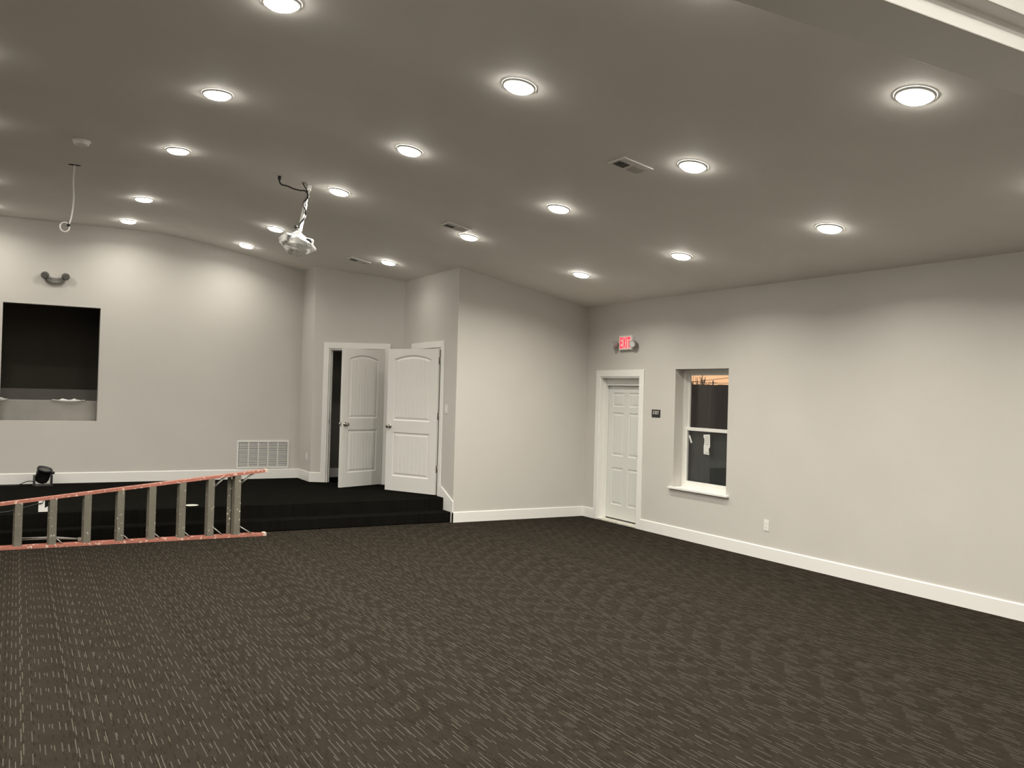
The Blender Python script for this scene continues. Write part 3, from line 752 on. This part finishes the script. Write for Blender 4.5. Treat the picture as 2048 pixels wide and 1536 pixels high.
for x, L in ((2.312, .17), (2.012, .13)):
    for y in (LY+.012, LY+.066):
        brace((x+.040, topz(x)-.125), (x+.04+L*.85, topz(x+L)-.030), y)
        brace((x+.040, .125), (x+.04+L*.85, .030), y)
for x in (.384, 1.049, 1.376, 1.697): brace((x+.040, .085), (x+.10, .030), LY+.06)
MB().tube([(.09, LY+.13, .098), (.40, LY+.10, .096), (.66, LY+.09, .066)], .007, 6).tube([(.09, LY+.13, .080), (.42, LY+.105, .080), (.66, LY+.09, .060)], .006, 6).box((.635, LY+.08, .045), (.69, LY+.10, .08)).build('spreader_bar', m_alu, ld, M=inv)
for z0, z1 in ((.001, .042), (topz(XE)-.042, topz(XE))):
    MB().box((XE-.028, LY-.008, z0), (XE+.012, LY+.082, z1)).build('foot', plain('foot_rubber', (.60, .48, .40), .7), ld, bevel=.004, M=inv)
MB().box((XT-.12, LY-.02, .012), (XT+.02, LY+.17, topz(XT)+.002)).build('top_cap', plain('ladder_cap', (.25, .05, .03), .5), ld, bevel=.01, M=inv)

# ------------------------------------------------------------------ things on the stage
sl = empty('stage_light', (.36, 13.93, ST), math.radians(12)); tag(sl, 'small black floor spotlight with cord at the stage wall baseboard', 'spotlight')
MB().box((-.115, -.085, 0), (.115, .085, .022)).box((-.115, -.05, .022), (-.103, .05, .16)).box((.103, -.05, .022), (.115, .05, .16)).build('yoke', m_black, sl, bevel=.004)
ax = Vector((.17, -.30, .92)).normalized()
MB().rev([(0, -.115), (.05, -.11), (.078, -.09), (.090, -.05), (.093, .07), (.099, .072), (.099, .10), (.086, .10), (.084, .07), (0, .065)], (0, .0, .155), ax, 28).build('can', m_black, sl)
MB().box((.085, -.05, .165), (.140, -.005, .205)).build('bracket_knob', m_black, sl, bevel=.012)
MB().rev([(0, .074), (.084, .074)], (0, .0, .155), ax, 28, close=False).build('lens', m_dgrey, sl)
MB().tube(smooth_path([(-.09, .03, .05), (-.13, .06, .07), (-.19, .09, .062), (-.25, .12, .03), (-.29, .16, .008), (-.5, .22, .008)], 6), .006, 7).build('cord', m_black, sl)
bx = empty('junction_box', (.32, 11.24, ST)); tag(bx, 'small white open electrical box near the stage edge behind the ladder', 'electrical box')
mb = MB().box((-.065, -.03, 0), (.065, .04, .006)).box((-.065, -.03, .006), (-.030, -.024, .150)).box((-.065, -.024, .006), (-.059, .04, .150)).box((-.065, .034, .006), (.0, .04, .15))
mb.prism([(-.030, -.03, .006), (.065, -.03, .006), (.065, -.03, .075), (.050, -.03, .072), (.0, -.03, .042), (-.030, -.03, .030)], (0, .006, 0))
mb.build('box', m_white, bx)
MB().tube(smooth_path([(-.028, -.01, .10), (-.012, -.012, .125), (.01, -.01, .15), (.045, -.005, .165), (.09, .0, .165)], 6), .0065, 7).build('wire', m_alu, bx)
MB().tube(smooth_path([(-.02, -.035, .10), (-.07, -.04, .095), (-.16, -.04, .07), (-.28, -.04, .045), (-.40, -.03, .012), (-.8, 0, .007)], 6), .0055, 7).build('cord', m_black, bx)
o = MB().rev([(0, .002), (.055, .002), (.078, .009), (.081, .010), (.078, .012), (.056, .005), (0, .005)], (0, 0, 0), (0, 0, 1), 32, close=False).build('plate', plain('pale_plate', (.62, .62, .55), .5))
o.location = (1.903, 11.236, ST); tag(o, 'small pale round plate lying on the stage edge', 'plate')

# ------------------------------------------------------------------ sky
w = bpy.data.worlds.new('world'); bpy.context.scene.world = w; w.use_nodes = True; nt = w.node_tree
bg = nt.nodes['Background']; tc = nt.nodes.new('ShaderNodeTexCoord'); sp = nt.nodes.new('ShaderNodeSeparateXYZ'); rp = nt.nodes.new('ShaderNodeValToRGB')
nt.links.new(tc.outputs['Generated'], sp.inputs[0]); nt.links.new(sp.outputs[2], rp.inputs['Fac']); nt.links.new(rp.outputs['Color'], bg.inputs['Color'])
e = rp.color_ramp.elements; e[0].position = 0; e[0].color = (.80, .42, .22, 1); e[1].position = .5; e[1].color = (.10, .14, .24, 1)
x = rp.color_ramp.elements.new(.06); x.color = (.86, .50, .28, 1)
bg.inputs['Strength'].default_value = 1.45

# ------------------------------------------------------------------ camera
cam = bpy.data.cameras.new('camera'); co = bpy.data.objects.new('camera', cam); C.objects.link(co)
cam.sensor_fit = 'HORIZONTAL'; cam.sensor_width = 36; cam.lens = 36*1752.7843/2048; cam.clip_end = 300; cam.clip_start = .05
pitch, roll, yaw = .0107, .0278, .5143
fw = Vector((math.sin(yaw)*math.cos(pitch), math.cos(yaw)*math.cos(pitch), math.sin(pitch)))
r0 = Vector((math.cos(yaw), -math.sin(yaw), 0)); u0 = r0.cross(fw)
r = r0*math.cos(roll) + u0*math.sin(roll); u = u0*math.cos(roll) - r0*math.sin(roll)
co.matrix_world = Matrix(((r.x, u.x, -fw.x, 0), (r.y, u.y, -fw.y, 0), (r.z, u.z, -fw.z, 1.7914), (0, 0, 0, 1)))
sc = bpy.context.scene; sc.camera = co
sc.view_settings.view_transform = 'Standard'; sc.view_settings.look = 'None'; sc.view_settings.gamma = 1; sc.view_settings.use_curve_mapping = False
sc.view_settings.exposure = 0.0
sc.cycles.use_denoising = True; sc.cycles.denoiser = 'OPENIMAGEDENOISE'
sc.cycles.max_bounces = 10; sc.cycles.diffuse_bounces = 6; sc.cycles.transparent_max_bounces = 12; sc.cycles.sample_clamp_indirect = 6
sc.cycles.use_light_tree = True
